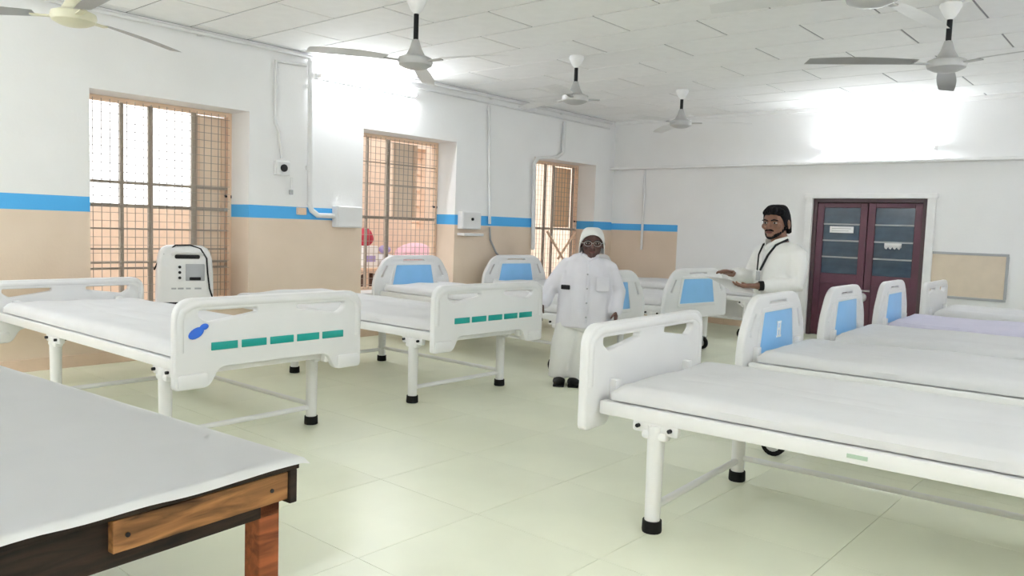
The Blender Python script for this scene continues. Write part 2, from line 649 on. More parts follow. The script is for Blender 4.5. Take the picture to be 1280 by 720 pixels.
for q in (-1, 1):
    x0, x1 = (-LW, -0.006) if q < 0 else (0.006, LW)
    top = DZ - 0.1
    z_rail = 1.0
    s = S()
    st = 0.105
    s.bx(x0, x0 + st, 0, 0.05, 0.02, top, 0.006).bx(x1 - st, x1, 0, 0.05, 0.02, top, 0.006)
    s.bx(x0 + st, x1 - st, 0, 0.05, top - 0.07, top, 0.006).bx(x0 + st, x1 - st, 0, 0.05, z_rail - 0.16, z_rail, 0.006)
    s.bx(x0 + st, x1 - st, 0, 0.05, 0.02, 0.2, 0.006)
    s.bx(x0 + st, x1 - st, 0.015, 0.035, 0.2, z_rail - 0.16)
    leaf = s.build('door_leaf', M_maroon, d, smooth=False)
    zs = [z_rail + (top - 0.07 - z_rail) * k / 4 for k in range(5)]
    for k in range(4):
        S().bx(x0 + st, x1 - st, 0.022, 0.03, zs[k], zs[k + 1]).build('pane', M_glass, leaf, smooth=False)
    for k in range(1, 4):
        S().bx(x0 + st, x1 - st, 0.004, 0.05, zs[k] - 0.012, zs[k] + 0.012, 0.003).build('glazing_bar', M_grey, leaf, smooth=False)
S().tube([(-0.06, -0.005, 0.76), (0.02, -0.045, 0.76), (0.10, -0.005, 0.76)], 0.015, 8).build('handle', M_chrome, d)
S().ell((0.02, -0.04, 0.66), (0.055, 0.03, 0.065)).build('padlock', M_chrome, d)

S().bx(-DW + 0.02, DW - 0.02, 0.07, 0.09, 0, DZ - 0.02).build('gap_backing', M_maroon2, d, smooth=False)  # added dark sheet, stops bright sky showing through the door gaps

# papers on the door
for (px, py, w_, h_, lab) in ((1052, 287, 0.36, 0.10, 'long white paper notice on the left glass of the maroon door'),
                              (1116, 308, 0.24, 0.09, 'small torn white paper on the right glass of the maroon door')):
    p = on_y(px, py, YB + 0.005)
    s = S()
    if w_ > 0.3:
        s.box(p, (w_, 0.004, h_))
    else:
        n = 7
        s.bx(p.x - w_ / 2, p.x + w_ / 2, p.y - 0.002, p.y + 0.002, p.z - h_ * 0.2, p.z + h_ * 0.5)
        for k in range(4):
            s.box((p.x - w_ / 2 + 0.03 + k * 0.06, p.y, p.z - h_ * 0.2), (0.035, 0.004, 0.05), rot=Euler((0, 0.6, 0)).to_matrix())
    o = s.build('paper_notice', M_paper, smooth=False)
    tag(o, lab, 'notice', 'papers on the door')
    if w_ > 0.3:
        for k in range(2):
            S().bx(p.x - w_ * 0.42, p.x + w_ * (0.40 - 0.1 * k), p.y - 0.0032, p.y - 0.002, p.z + 0.012 - k * 0.035, p.z + 0.020 - k * 0.035).build('printed_line', M_grey, o, smooth=False)

# tan notice board beside the door
nb = empty('notice_board', (on_y(1206, 345, YB).x, YB, on_y(1206, 345, YB).z))
tag(nb, 'tan pin board with grey frame on back wall right of the maroon door', 'board')
p0, p1 = on_y(1164, 316, YB), on_y(1258, 374, YB)
bw, bh = (p1.x - p0.x) / 2, (p0.z - p1.z) / 2
S().bx(-bw, bw, -0.015, 0.0, -bh, bh).build('board', mat('board_felt', (0.70, 0.60, 0.48), 0.9), nb, smooth=False)
s = S()
s.bx(-bw - 0.03, bw + 0.03, -0.03, 0, bh, bh + 0.035, 0.004).bx(-bw - 0.03, bw + 0.03, -0.03, 0, -bh - 0.035, -bh, 0.004)
s.bx(bw, bw + 0.035, -0.03, 0, -bh, bh, 0.004).bx(-bw - 0.03, -bw, -0.03, 0, -bh, bh, 0.004)
s.build('frame', M_grey, nb, smooth=False)


# ------------------------------------------------------------------ courtyard seen through the windows
g = tag(S().bx(-40, XL - WT, -20, 40, -0.2, -0.02).build('ground_outside', M_ground, smooth=False), kind='structure')
pw = S().bx(-11.7, -11.5, -6, 6.5, -0.02, 1.66, 0.02).build('courtyard_parapet', M_tan, smooth=False)
tag(pw, kind='structure')
s = S()
s.bx(-11.4, -11.0, 6.5, 9.85, -0.02, 6.5).bx(-11.4, -11.0, 10.2, 20, -0.02, 6.5).bx(-11.4, -11.0, 9.85, 10.2, -0.02, 1.45).bx(-11.4, -11.0, 9.85, 10.2, 2.95, 6.5)
tag(s.build('courtyard_wall', M_tan, smooth=False), kind='structure')
# lattice in the tall slot of the courtyard wall
lt = empty('ventilator_lattice', (-11.2, 10.02, 1.45))
tag(lt, 'cream lattice in the tall bright slot beyond the middle window', 'lattice')
for k in range(5):
    S().box((0, 0, 0.12 + k * 0.3), (0.05, 0.35, 0.035)).build('slat', M_wframe, lt, smooth=False)
for k in range(5):
    S().box((0, 0, 0.27 + k * 0.27), (0.04, 0.30, 0.03), rot=Euler((0.7 if k % 2 else -0.7, 0, 0)).to_matrix()).build('slat', M_wframe, lt, smooth=False)
# bench with cloths and bundles behind the middle window
bn = empty('trolley', (-10.4, 9.0, 0))
tag(bn, 'two-shelf tan trolley in the courtyard behind the middle window', 'trolley')
for zz in (0.32, 0.80):
    S().bx(-0.3, 0.3, -0.9, 0.9, zz - 0.04, zz, 0.01).build('shelf', M_wframe, bn, smooth=False)
for yy in (-0.86, 0.86):
    for xx in (-0.26, 0.26):
        S().bx(xx - 0.03, xx + 0.03, yy - 0.03, yy + 0.03, -0.02, 0.76).build('leg', M_wframe, bn, smooth=False)


def heap(name, c, r, m, label, cat, seed):
    s = S()
    s.ell((0, 0, r[2] * 0.9), r, u=24, v=16)
    for v in s.bm.verts:
        k = 1 + 0.22 * noise.noise(v.co * 5 + Vector((seed, 0, 0)))
        v.co.x *= k
        v.co.y *= k
        if v.co.z < 0:
            v.co.z = 0
    o = s.build(name, m)
    o.location = c
    return tag(o, label, cat, 'things on the courtyard trolley')


heap('cloth_bundle', (-10.4, 9.42, 0.8), (0.24, 0.42, 0.22), M_pink, 'heap of pale pink cloth on the trolley behind middle window', 'cloth', 1)
heap('white_cloth_bundle', (-10.4, 8.70, 0.8), (0.24, 0.24, 0.12), M_sheet, 'low white cloth heap between red bag and pink cloth', 'cloth', 3)
heap('violet_bundle', (-10.4, 8.72, 1.035), (0.10, 0.10, 0.07), M_violet, 'small violet bundle lying on the white cloth heap', 'cloth', 5)
ct = S().bx(-0.16, 0.16, -0.16, 0.16, 0, 0.36, 0.01).build('carton', M_paper, smooth=False)
ct.location = (-10.4, 8.30, 0.8)
tag(ct, 'white carton under the red bag on the courtyard trolley', 'carton', 'things on the courtyard trolley')
S().bx(0.155, 0.165, -0.10, 0.10, 0.1, 0.2).build('printed_patch', M_violet, ct, smooth=False)
heap('red_bag', (-10.4, 8.30, 1.16), (0.14, 0.14, 0.16), M_red, 'dark red bag on top of the white carton outside', 'bag', 2)
heap('basket', (-10.4, 8.42, 0.32), (0.22, 0.26, 0.20), M_brown, 'dark brown basket on the lower trolley shelf', 'basket', 4)


# ------------------------------------------------------------------ tube lights
def tube_light(loc, rotz, length, label):
    r = empty('tube_light', loc, rotz)       # batten along local X, tube on local -Y side
    tag(r, label, 'light', 'tube lights on the walls')
    S().bx(-length / 2, length / 2, -0.05, 0.0, -0.03, 0.03, 0.006).build('batten', M_bed, r, smooth=False)
    S().tube([(-length / 2 + 0.03, -0.1, 0), (length / 2 - 0.03, -0.1, 0)], 0.022, 12).build('tube', M_tube, r)
    for q in (-1, 1):
        S().box((q * (length / 2 - 0.02), -0.08, 0), (0.03, 0.08, 0.05), 0.004).build('lamp_holder', M_bed, r, smooth=False)
    return r


pl = on_x(458, 108, XL)
tube_light((XL, pl.y, pl.z), PI / 2, 1.62, 'glowing white tube light high on left wall above the middle window')
pb = on_y(1098, 188, YB)
tube_light((pb.x, YB, pb.z), 0, 1.62, 'glowing white tube light on back wall above the maroon door')
for y, w_ in ((0.2, 'nearest the camera'), (5.0, 'at its middle'), (9.8, 'nearest the back wall')):  # unseen right-wall tubes, added to brighten the ward
    tube_light((XR, y, 3.0), -PI / 2, 1.62, 'unseen fill tube light added on the right wall, ' + w_)
for x, w_ in ((-6.3, 'left'), (-3.0, 'middle'), (0.3, 'right')):  # unseen tubes added behind the camera to light the near end
    tube_light((x, YF, 3.0), PI, 1.62, 'unseen fill tube light added on the wall behind the camera, the %s one of three' % w_)
tube_light((XL, 0.6, 3.1), PI / 2, 1.62, 'unseen fill tube light added on left wall nearer the camera')  # added tube out of view, fills the near left side with light

# ------------------------------------------------------------------ conduits and electrical boxes
XC = XL + 0.03


def conduit(pts, r, label, m=None, name='conduit', clips=()):
    # root empty at the first point with a pipe child and saddle clips
    o = empty(name, pts[0])
    tag(o, label, 'pipe', 'white pipes on the walls')
    p0 = Vector(pts[0])
    S().tube([Vector(p) - p0 for p in pts], r, 10).build('pipe', m or M_pvc, o)
    for c in clips:
        S().box(Vector(c) - p0, (0.05, 0.05, 0.05) if True else 0, 0.008).build('saddle_clip', M_pvc, o, smooth=False)
    return o


def wl_(px, py, x=XC):
    p = on_x(px, py, x)
    return (x, p.y, p.z)


conduit([(XL + 0.065, YF + 0.02, 3.545), (XL + 0.065, 12.4, 3.545)], 0.022, 'upper white conduit running along the top of the left wall',
        clips=[(XL + 0.032, y, 3.545) for y in (4.35, 5.78, 9.1, 10.9)])
conduit([(XL + 0.025, 5.95, 3.46), (XL + 0.025, 12.4, 3.45)], 0.015, 'thin lower cable along the left wall beside the tube light')
a = wl_(345, 74)
conduit([(XC, 5.72, 3.44), (XC, a[1], 3.42), (XC, a[1], 3.36), (XC, a[1], 2.7), wl_(349, 165), wl_(352, 198)], 0.020, 'white cable dropping to the small socket right of the left window')
b_ = wl_(387, 70)
e1, e2 = wl_(386, 255), wl_(392, 269)
conduit([(XC + 0.02, b_[1], 3.51), (XC + 0.02, e1[1], e1[2]), (XC + 0.02, e1[1] + 0.03, e1[2] - 0.08), (XC + 0.02, e2[1] + 0.05, e2[2]), (XC + 0.02, wl_(416, 270)[1], e2[2])], 0.034,
        'thick white conduit bending into the box left of the middle window', clips=[(XC, b_[1], z) for z in (3.2, 2.2)])
c1 = wl_(612, 118)
c2 = wl_(612, 280)
conduit([(XC, c1[1], 3.42), (XC, c2[1], c2[2])], 0.024, 'straight white conduit between the middle and far windows', clips=[(XC, c1[1], 3.36)])
h = [wl_(612, 284), wl_(613, 300), wl_(620, 316), wl_(632, 327)]
conduit(h, 0.016, 'grey flexible hose curving down below the straight conduit', m=M_grey, name='hose')
d1, d2, d3, d4 = wl_(706, 152, XC + 0.02), wl_(704, 190, XC + 0.02), wl_(697, 196, XC + 0.02), wl_(672, 198, XC + 0.02)
d5, d6 = wl_(668, 204, XC + 0.02), wl_(666, 312, XC + 0.02)
conduit([d1, d2, (d3[0], d3[1], d3[2]), d4, d5, d6], 0.035, 'bent white pipe going round the top left corner of the far window')
q1 = on_y(806, 225, YB - 0.02)
conduit([(q1.x, YB - 0.03, 2.69), (q1.x, YB - 0.03, on_y(800, 312, YB).z)], 0.022, 'thin white pipe down the back wall near the room corner')
q2 = on_y(1092, 150, YB - 0.03)
conduit([(q2.x, YB - 0.035, 3.53), (q2.x, YB - 0.035, 3.2), (q2.x - 0.03, YB - 0.06, 3.1)], 0.025, 'short conduit hanging above the tube light on back wall')


def wallbox(px0, py0, px1, py1, depth, label, name='junction_box', knob=None, shelf=False):
    p0, p1 = on_x(px0, py0, XL + depth), on_x(px1, py1, XL + depth)
    cy, cz = (p0.y + p1.y) / 2, (p0.z + p1.z) / 2
    w_, h_ = abs(p1.y - p0.y), abs(p0.z - p1.z)
    o = empty(name, (XL, cy, cz))
    tag(o, label, 'box', 'electrical boxes on the left wall')
    S().bx(0, depth, -w_ / 2, w_ / 2, -h_ / 2, h_ / 2, 0.012).build('body', M_bed, o, smooth=False)
    S().bx(depth, depth + 0.012, -w_ / 2 + 0.012, w_ / 2 - 0.012, -h_ / 2 + 0.012, h_ / 2 - 0.012, 0.005).build('cover', M_bed, o, smooth=False)
    if knob:
        S().tube([(depth, knob[0], knob[1]), (depth + 0.03, knob[0], knob[1])], knob[2], 14).build('socket', M_dark, o)
    if shelf:
        S().bx(0, depth + 0.05, -w_ / 2, w_ / 2 + 0.02, -h_ / 2 - 0.1, -h_ / 2 - 0.06, 0.006).build('bracket_shelf', M_bed, o, smooth=False)
    return o


wallbox(422, 257, 453, 285, 0.12, 'large white electrical box beside the left edge of middle window')
wallbox(345, 200, 363, 220, 0.06, 'small white socket box with round dark outlet right of left window', 'socket_box', (0, 0, 0.045))
wallbox(578, 264, 601, 287, 0.10, 'white switch box with dark knob on the blue band', 'switch_box', (0, 0.02, 0.022), True)
p = on_x(375, 264, XL)
br = S().box((XL + 0.03, p.y, p.z), (0.06, 0.12, 0.09), 0.01).build('rusty_bracket', M_wframe, smooth=False)
tag(br, 'small brown bracket on blue band under the thick conduit', 'bracket')
p = on_x(362, 228, XL)
cb = empty('hanging_plug', (XL, p.y, p.z))
tag(cb, 'thin white plug lead hanging below the small socket box', 'plug')
S().tube([(0.035, 0, 0.06), (0.035, 0, -0.10)], 0.014, 8).build('lead', M_pvc, cb)
S().box((0.035, 0, -0.12), (0.04, 0.04, 0.06), 0.008).build('plug_body', M_grey, cb, smooth=False)
# window stay hooks
for (px, py, wd, lab) in ((282, 246, 0, 'small black hook on the right jamb of the left window'), (540, 259, 1, 'small black hook on the right jamb of the middle window'),
                          (716, 277, 2, 'small black hook on the right jamb of the far window')):
    yj = WINDOWS[wd][1]
    p = on_y(px, py, yj - 0.03)
    hk = empty('window_hook', (min(max(p.x, XL - 0.42), XL - 0.1), yj, p.z))
    tag(hk, lab, 'hook', 'window hooks')
    S().tube([(0, 0, 0), (0, -0.05, 0), (0.02, -0.075, 0.01), (0.05, -0.08, 0.0)], 0.014, 8).build('shank', M_dark, hk)
    S().tube([(0, 0, 0), (0, -0.012, 0)], 0.035, 12).build('rose', M_dark, hk)


# ------------------------------------------------------------------ ceiling fans
def fan(loc, z_motor, ang, label, m=None, blade=None, Lb=0.72, rod=None):
    m = m or M_fan
    r = empty('ceiling_fan', (loc[0], loc[1], ZC), ang)
    tag(r, label, 'fan', 'ceiling fans')
    zm = z_motor - ZC
    S().lathe([(0, 0), (0.085, -0.003), (0.09, -0.03), (0.05, -0.11), (0.022, -0.14), (0, -0.14)]).build('canopy', M_fanw, r)
    S().tube([(0, 0, -0.12), (0, 0, zm + 0.12)], 0.023, 10).build('downrod', rod or M_dark, r)
    S().lathe([(0, 0.20), (0.03, 0.20), (0.055, 0.12), (0.09, 0.055), (0.10, 0.05), (0, 0.05)], (0, 0, zm)).build('lower_canopy', m, r)
    S().lathe([(0, 0.06), (0.10, 0.055), (0.155, 0.03), (0.16, 0.0), (0.15, -0.03), (0.10, -0.055), (0.06, -0.065), (0, -0.07)], (0, 0, zm)).build('motor_housing', m, r)
    for k in range(3):
        t = k * 2 * PI / 3
        R_ = Matrix.Rotation(t, 4, 'Z')
        s = S()
        s.box((0.22, 0, zm), (0.16, 0.05, 0.012), 0.003)
        s.xf(R_)
        arm = s.build('blade_arm', m, r, smooth=False)

        def bl(u, v):
            w_ = 0.06 + 0.025 * math.sin(u * PI * 0.9)
            y = (v - 0.5) * 2 * w_
            return Vector((0.27 + u * Lb, y, zm + 0.012 + y * 0.16 - 0.03 * u * u))
        s = S()
        s.quadgrid(bl, 10, 3)
        g_ = bmesh.ops.solidify(s.bm, geom=s.bm.faces[:], thickness=0.006)
        s.xf(R_)
        s.build('blade', blade or M_fanw, r)
    return r


def cz(px, py):
    q = on_z(px, py, ZC)
    return (q.x, q.y)


fan(cz(521, -2), 3.03, math.radians(10), 'grey ceiling fan on dark rod in front of the left wall glow')
fan(cz(721, 70), 3.10, math.radians(50), 'white ceiling fan on dark rod, second from the left wall glow')
fan(cz(853, 112), 3.12, math.radians(20), 'small far ceiling fan nearest the back wall')
fan(cz(1189, 4), 3.08, math.radians(-138), 'grey ceiling fan at upper right with blades spread wide', blade=M_fan, Lb=0.95)
pf = on_z(92, 22, 3.02)
fan((pf.x, pf.y), 3.02, math.radians(112), 'cream ceiling fan cut by the top left corner', m=M_fany, blade=M_fan, Lb=0.8)
fan((-1.62, 5.25), 3.07, math.radians(80), 'ceiling fan just peeking in at the top right edge')


# ------------------------------------------------------------------ hospital beds
LB = 3.4            # bed length as it measures in this room
HV = 0.57           # half leg spacing


def panelA_meshes():
    out = rounded([(-.70, .50), (-.49, .50), (-.42, .62), (.42, .62), (.49, .50), (.70, .50), (.70, 1.04), (-.70, 1.04)],
                  [.02, .04, .05, .05, .04, .02, .12, .12], 6)
    holes = [rounded([(-.57, .985), (-.57, .93), (-.50, .885), (-.14, .935), (-.14, .985)], .025, 4),
             rounded([(.57, .985), (.14, .985), (.14, .935), (.50, .885), (.57, .93)], .025, 4)]
    board = plate('end_panel', out, holes, 0.055, 0.012, M_panel)
    s = S()
    arch = [(-.675, .72), (-.675, .92), (-.66, .97), (-.60, 1.005), (-.55, 1.015), (.55, 1.015), (.60, 1.005), (.66, .97), (.675, .92), (.675, .72)]
    s.tube([(0, a, b) for a, b in arch], 0.036, 10)
    rim = s.mesh('rim', M_panel, True)
    bump = S().box((-0.005, 0, 0.54), (0.07, 0.2, 0.10), 0.02).mesh('corner_bumper', M_panel, True)
    return board, rim, bump


def panelB_meshes():
    out = rounded([(-.66, .50), (.66, .50), (.66, .80), (.50, 1.04), (.38, 1.10), (-.38, 1.10), (-.50, 1.04), (-.66, .80)], [.03, .03, .12, .1, .1, .1, .1, .12], 6)
    holes = [rounded([(-.21, 1.028), (.21, 1.028), (.19, 1.068), (-.19, 1.068)], .018, 4),
             rounded([(-.575, .82), (-.525, .80), (-.435, .97), (-.475, .99)], .018, 4),
             rounded([(.575, .82), (.525, .80), (.435, .97), (.475, .99)], .018, 4)]
    board = plate('end_panel', out, holes, 0.06, 0.014, M_panel)
    ins = plate('blue_inset', rounded([(-.38, .67), (.38, .67), (.31, .985), (-.31, .985)], .02, 3), [], 0.068, 0.002, M_inset)
    rim = plate('inset_rim', rounded([(-.42, .64), (.42, .64), (.345, 1.008), (-.345, 1.008)], .03, 3), [rounded([(-.38, .67), (.38, .67), (.31, .985), (-.31, .985)], .02, 3)], 0.076, 0.006, M_panel)
    return board, ins, rim


A_board, A_rim, A_bump = panelA_meshes()
B_board, B_inset, B_rim = panelB_meshes()
S_rail = S().bx(0.04, LB - 0.06, -0.03, 0.03, 0.57, 0.642, 0.008).mesh('side_rail', M_bed, True)
S_end = S().bx(-0.03, 0.03, -HV, HV, 0.56, 0.63, 0.008).mesh('end_rail', M_bed, True)
S_base = S().bx(0.10, LB - 0.10, -HV + 0.02, HV - 0.02, 0.625, 0.65, 0.004).mesh('bed_base', M_bed, True)
S_leg = S().tube([(0, 0, 0.05), (0, 0, 0.30), (0, 0, 0.56)], [0.040, 0.042, 0.046], 14).mesh('leg', M_bed, True)
S_cap = S().lathe([(0, 0), (0.05, 0), (0.052, 0.01), (0.05, 0.062), (0, 0.062)], seg=16).mesh('foot_cap', M_black, True)
S_brk = S().box((0, 0, 0.55), (0.26, 0.05, 0.07), 0.015).box((0.0, 0, 0.51), (0.15, 0.07, 0.05), 0.02).mesh('leg_bracket', M_bed, True)
S_bolt = S().tube([(0, -0.045, 0), (0, 0.045, 0)], 0.011, 8).mesh('bolt', M_dark, True)
S_str = S().tube([(0, -HV, 0.13), (0, HV, 0.13)], 0.020, 10).mesh('stretcher', M_bed, True)
S_lstr = S().tube([(0.34, 0, 0.15), (2.2, 0, 0.15)], 0.018, 10).mesh('stretcher', M_bed, True)
S_cleg = S().tube([(0, 0, 0.17), (0, 0, 0.56)], [0.036, 0.042], 12).mesh('leg', M_bed, True)
S_wheel = S().tube([(0.03, -0.022, 0.085), (0.03, 0.022, 0.085)], 0.085, 20).mesh('caster_wheel', M_black, True)
S_hub = S().tube([(0.03, -0.028, 0.085), (0.03, 0.028, 0.085)], 0.052, 16).mesh('caster_hub', M_chrome, True)
S_fork = S().box((0.015, -0.036, 0.125), (0.06, 0.008, 0.10), 0.003).box((0.015, 0.036, 0.125), (0.06, 0.008, 0.10), 0.003).box((0.01, 0, 0.178), (0.08, 0.09, 0.014), 0.004).mesh('caster_fork', M_grey, True)
S_dash = S().box((0, 0, 0), (0.008, 0.182, 0.050), 0.003).mesh('teal_dash', M_teal, True)


def logo_mesh():
    s = S()
    s.ell((0, 0.012, -0.008), (0.006, 0.055, 0.032), Euler((-0.45, 0, 0)).to_matrix(), 14, 8)
    s.ell((0, -0.04, 0.028), (0.006, 0.030, 0.020), Euler((-0.2, 0, 0)).to_matrix(), 12, 8)
    return s.mesh('logo', M_logo, True)


def emblem_mesh():
    s = S()
    s.bx(-0.003, 0.003, -0.045, 0.045, -0.06, -0.045).bx(-0.003, 0.003, -0.045, 0.045, 0.05, 0.065)
    s.bx(-0.003, 0.003, -0.035, -0.015, -0.045, 0.05).bx(-0.003, 0.003, 0.015, 0.035, -0.045, 0.05).bx(-0.003, 0.003, -0.035, 0.035, -0.005, 0.012)
    return s.mesh('emblem', M_paper, False)


S_logo, S_emb = logo_mesh(), emblem_mesh()


def add_panel(kind, root, u, name, dz=0.0, logo=False, emblem=False):
    if kind == 'A':
        p = put(name, A_board, root, (u, 0, dz))
        put('rim', A_rim, p)
        for q in (-1, 1):
            put('corner_bumper', A_bump, p, (0, q * 0.595, 0))
        if name == 'foot_panel':
            for k in range(5):
                put('teal_dash', S_dash, p, (-0.029, 0.385 - k * 0.21, 0.745))
            if logo:
                put('logo', S_logo, p, (-0.032, 0.565, 0.845))
    else:
        p = put(name, B_board, root, (u, 0, dz))
        put('blue_inset', B_inset, p)
        put('inset_rim', B_rim, p)
        if emblem:
            put('emblem', S_emb, p, (0.037, 0.02, 0.83))
    return p


def mattress(name, loc, rotz, label, m, seed, w=1.16, raise_=0.0):
    s = S()
    nu, nv = 80, 44
    L0, L1 = 0.10, LB - 0.12
    zt, zb = 0.735, 0.652

    def top(u, v):
        x = L0 + (L1 - L0) * u
        y = (v - 0.5) * w
        e = min(min(u, 1 - u) * (L1 - L0), min(v, 1 - v) * w) / 0.07
        e = max(0.0, min(1.0, e))
        z = zb + (zt - zb) * (0.45 + 0.55 * math.sqrt(1 - (1 - e) ** 2))
        nzv = noise.noise(Vector((x * 1.1, y * 2.6, seed))) * 0.020 + noise.noise(Vector((x * 3.0, y * 5.5, seed + 9))) * 0.008
        crease = -0.016 * math.exp(-((y - 0.12 + 0.03 * math.sin(x * 2 + seed)) / 0.022) ** 2) * (0.5 + 0.5 * math.sin(x * 3.1 + seed)) - 0.010 * math.exp(-((y + 0.2 - 0.10 * x + 0.1 * seed % 0.3) / 0.02) ** 2) if 0.05 < u < 0.95 else 0
        return Vector((x, y, z + (nzv + crease) * e + raise_ * max(0, (u - 0.62)) ** 1.0 * e))
    s.quadgrid(top, nu, nv)
    # skirt down to the bed base and flat bottom
    bm = s.bm
    edge = [e for e in bm.edges if e.is_boundary]
    r = bmesh.ops.extrude_edge_only(bm, edges=edge)
    nv_ = [g_ for g_ in r['geom'] if isinstance(g_, bmesh.types.BMVert)]
    for v in nv_:
        v.co.z = zb
        v.co.y *= 1.0 + 0.012 * noise.noise(Vector((v.co.x * 4, v.co.y, seed)))
    ne = [g_ for g_ in r['geom'] if isinstance(g_, bmesh.types.BMEdge) and g_.is_boundary]
    bmesh.ops.contextual_create(bm, geom=ne)
    o = s.build(name, m)
    o.location = loc
    o.rotation_euler = (0, 0, rotz)
    return tag(o, label, 'mattress', 'mattresses on the beds')


def bed(x, yc, rotz, foot, head, label, mlabel, m=M_sheet, seed=0, logo=False, emblem=False, head_dz=0.0, group='white hospital beds', raise_=0.0):
    r = empty('hospital_bed', (x, yc, 0), rotz)
    tag(r, label, 'bed', group)
    for q in (-1, 1):
        put('side_rail', S_rail, r, (0, q * HV, 0))
    for u in (0.09, LB - 0.11):
        put('end_rail', S_end, r, (u, 0, 0))
    put('bed_base', S_base, r)
    legs = foot == 'A'
    us = (0.37, 2.15) if legs else (0.22, 2.72)
    for u in us:
        for q in (-1, 1):
            if legs:
                lg = put('leg', S_leg, r, (u, q * HV, 0))
                put('foot_cap', S_cap, lg)
            else:
                lg = put('leg', S_cleg, r, (u, q * HV, 0))
                put('caster_fork', S_fork, lg)
                put('caster_wheel', S_wheel, lg)
                put('caster_hub', S_hub, lg)
            bk = put('leg_bracket', S_brk, r, (u, q * HV, 0))
            for t in (-0.09, 0.09):
                put('bolt', S_bolt, bk, (t, 0, 0.55))
        if legs:
            put('stretcher', S_str, r, (u, 0, 0))
    if legs:
        put('stretcher', S_lstr, r, (0, HV if rotz < 1 else -HV, 0))
    else:
        put('stretcher', S_lstr, r, (0, HV * 0.6, 0.12))
    add_panel(foot, r, 0.0, 'foot_panel', logo=logo, emblem=emblem)
    if head:
        add_panel(head, r, LB, 'head_panel', dz=head_dz)
    # mounting posts between rails and panels
    for u in ((0.04,) if not head else (0.04, LB - 0.05)):
        for q in (-1, 1):
            S_post = put('panel_post', POST, r, (u, q * 0.45, 0))
    mattress('mattress', (x, yc, 0), rotz, mlabel, m, seed, raise_=raise_)
    return r


POST = S().bx(-0.03, 0.03, -0.03, 0.03, 0.54, 0.74, 0.008).mesh('panel_post', M_bed, True)

XLB, XRB = -4.6, -2.4
bed(XLB, 2.93, PI + 0.02, 'A', 'A', 'white hospital bed with a blue logo and teal dashes on its foot panel',
    'white-sheeted mattress on the bed with the blue logo, nearest the left window', seed=1, logo=True, head_dz=-0.13)
bed(XLB - 0.05, 5.13, PI, 'A', None, 'white hospital bed with teal-dashed foot panel beside the man in white cap',
    'white mattress on the teal-dashed bed beside the man in white cap', seed=2)
bed(XLB - 0.20, 7.22, PI - 0.05, 'B', 'B', 'blue-panelled bed behind the standing man, headboard under the middle window',
    'white mattress of the blue-panelled bed behind the standing man in cap', seed=3)
bed(XLB - 0.10, 9.05, PI - 0.12, 'B', 'B', 'blue-panelled bed with foot panel left of the hands holding papers',
    'white mattress behind the blue foot panel left of the held papers', seed=4)
bed(XLB - 0.10, 11.65, PI, 'B', 'B', 'white bed in the far corner under the back wall blue band',
    'white mattress of the bed in the far room corner', seed=5)
rb0 = bed(XRB, 4.06, 0.05, 'A', 'A', 'large nearest white bed at right with slotted white end panel and black-capped legs',
    'wide white-sheeted mattress on the nearest bed at right', seed=6)
bed(XRB, 5.93, 0.05, 'B', 'B', 'right-row bed whose blue panel carries a white emblem, below the man with papers',
    'white mattress next to the blue panel with white emblem', seed=7, emblem=True)
bed(XRB, 7.55, 0.05, 'B', 'B', 'right-row bed with blue panel in front of the left leaf of the maroon door',
    'white mattress on the bed before the left door leaf', seed=8)
bed(XRB, 9.12, 0.05, 'B', 'B', 'right-row bed with blue panel in front of the right leaf of the maroon door',
    'lavender-tinted mattress on the bed before the right door leaf', m=M_sheet_l, seed=9)
bed(XRB, 11.05, 0.05, 'A', 'B', 'farthest right-row bed standing below the tan notice board',
    'white mattress on the farthest right-row bed below the notice board', seed=10)

S().box((1.35, -HV - 0.032, 0.605), (0.085, 0.004, 0.018)).build('sticker', mat('pale_green_sticker', (0.42, 0.54, 0.44), 0.5), rb0, smooth=False)

# ------------------------------------------------------------------ oxygen concentrator on the left window sill
ZS = WINDOWS[0][2] + 0.012
oc = empty('oxygen_concentrator', (XL - 0.20, 4.30, ZS), math.radians(90 - 22))   # local: front faces -Y, width along X
tag(oc, 'white boxy oxygen concentrator with black cable on the left window sill', 'medical device')
Wc, Dc, Hc = 0.30, 0.15, 0.70
s = S()
prof = [(0.05, 1.0, 1.0), (0.10, 1.0, 1.0), (0.40, 0.98, 1.0), (0.55, 0.94, 0.96), (0.62, 0.88, 0.90), (0.67, 0.78, 0.80), (0.695, 0.62, 0.62), (0.70, 0.4, 0.4)]
rings = []
for z, fx, fy in prof:
    ring = []
    poly = rounded([(-Wc * fx, -Dc * fy), (Wc * fx, -Dc * fy), (Wc * fx, Dc * fy), (-Wc * fx, Dc * fy)], 0.05, 4)
    rings.append([s.bm.verts.new((a, b, z)) for a, b in poly])
for A_, B_ in zip(rings, rings[1:]):
    n = len(A_)
    for k in range(n):
        s.bm.faces.new((A_[k], A_[(k + 1) % n], B_[(k + 1) % n], B_[k]))
s.bm.faces.new(list(reversed(rings[0])))
s.bm.faces.new(rings[-1])
body = s.build('body', M_bed, oc)
S().bx(-Wc + 0.01, Wc - 0.01, -Dc - 0.005, Dc, 0.035, 0.07, 0.01).build('base', M_dark, oc, smooth=False)
for q in (-1, 1):
    for t in (-1, 1):
        S().tube([(q * 0.24 - 0.02, t * 0.11, 0.04), (q * 0.24 + 0.02, t * 0.11, 0.04)], 0.04, 14).build('caster', M_black, oc)
S().box((0.02, -Dc * 0.88, 0.575), (0.26, 0.06, 0.045), 0.015).build('handle_recess', M_dark, oc)
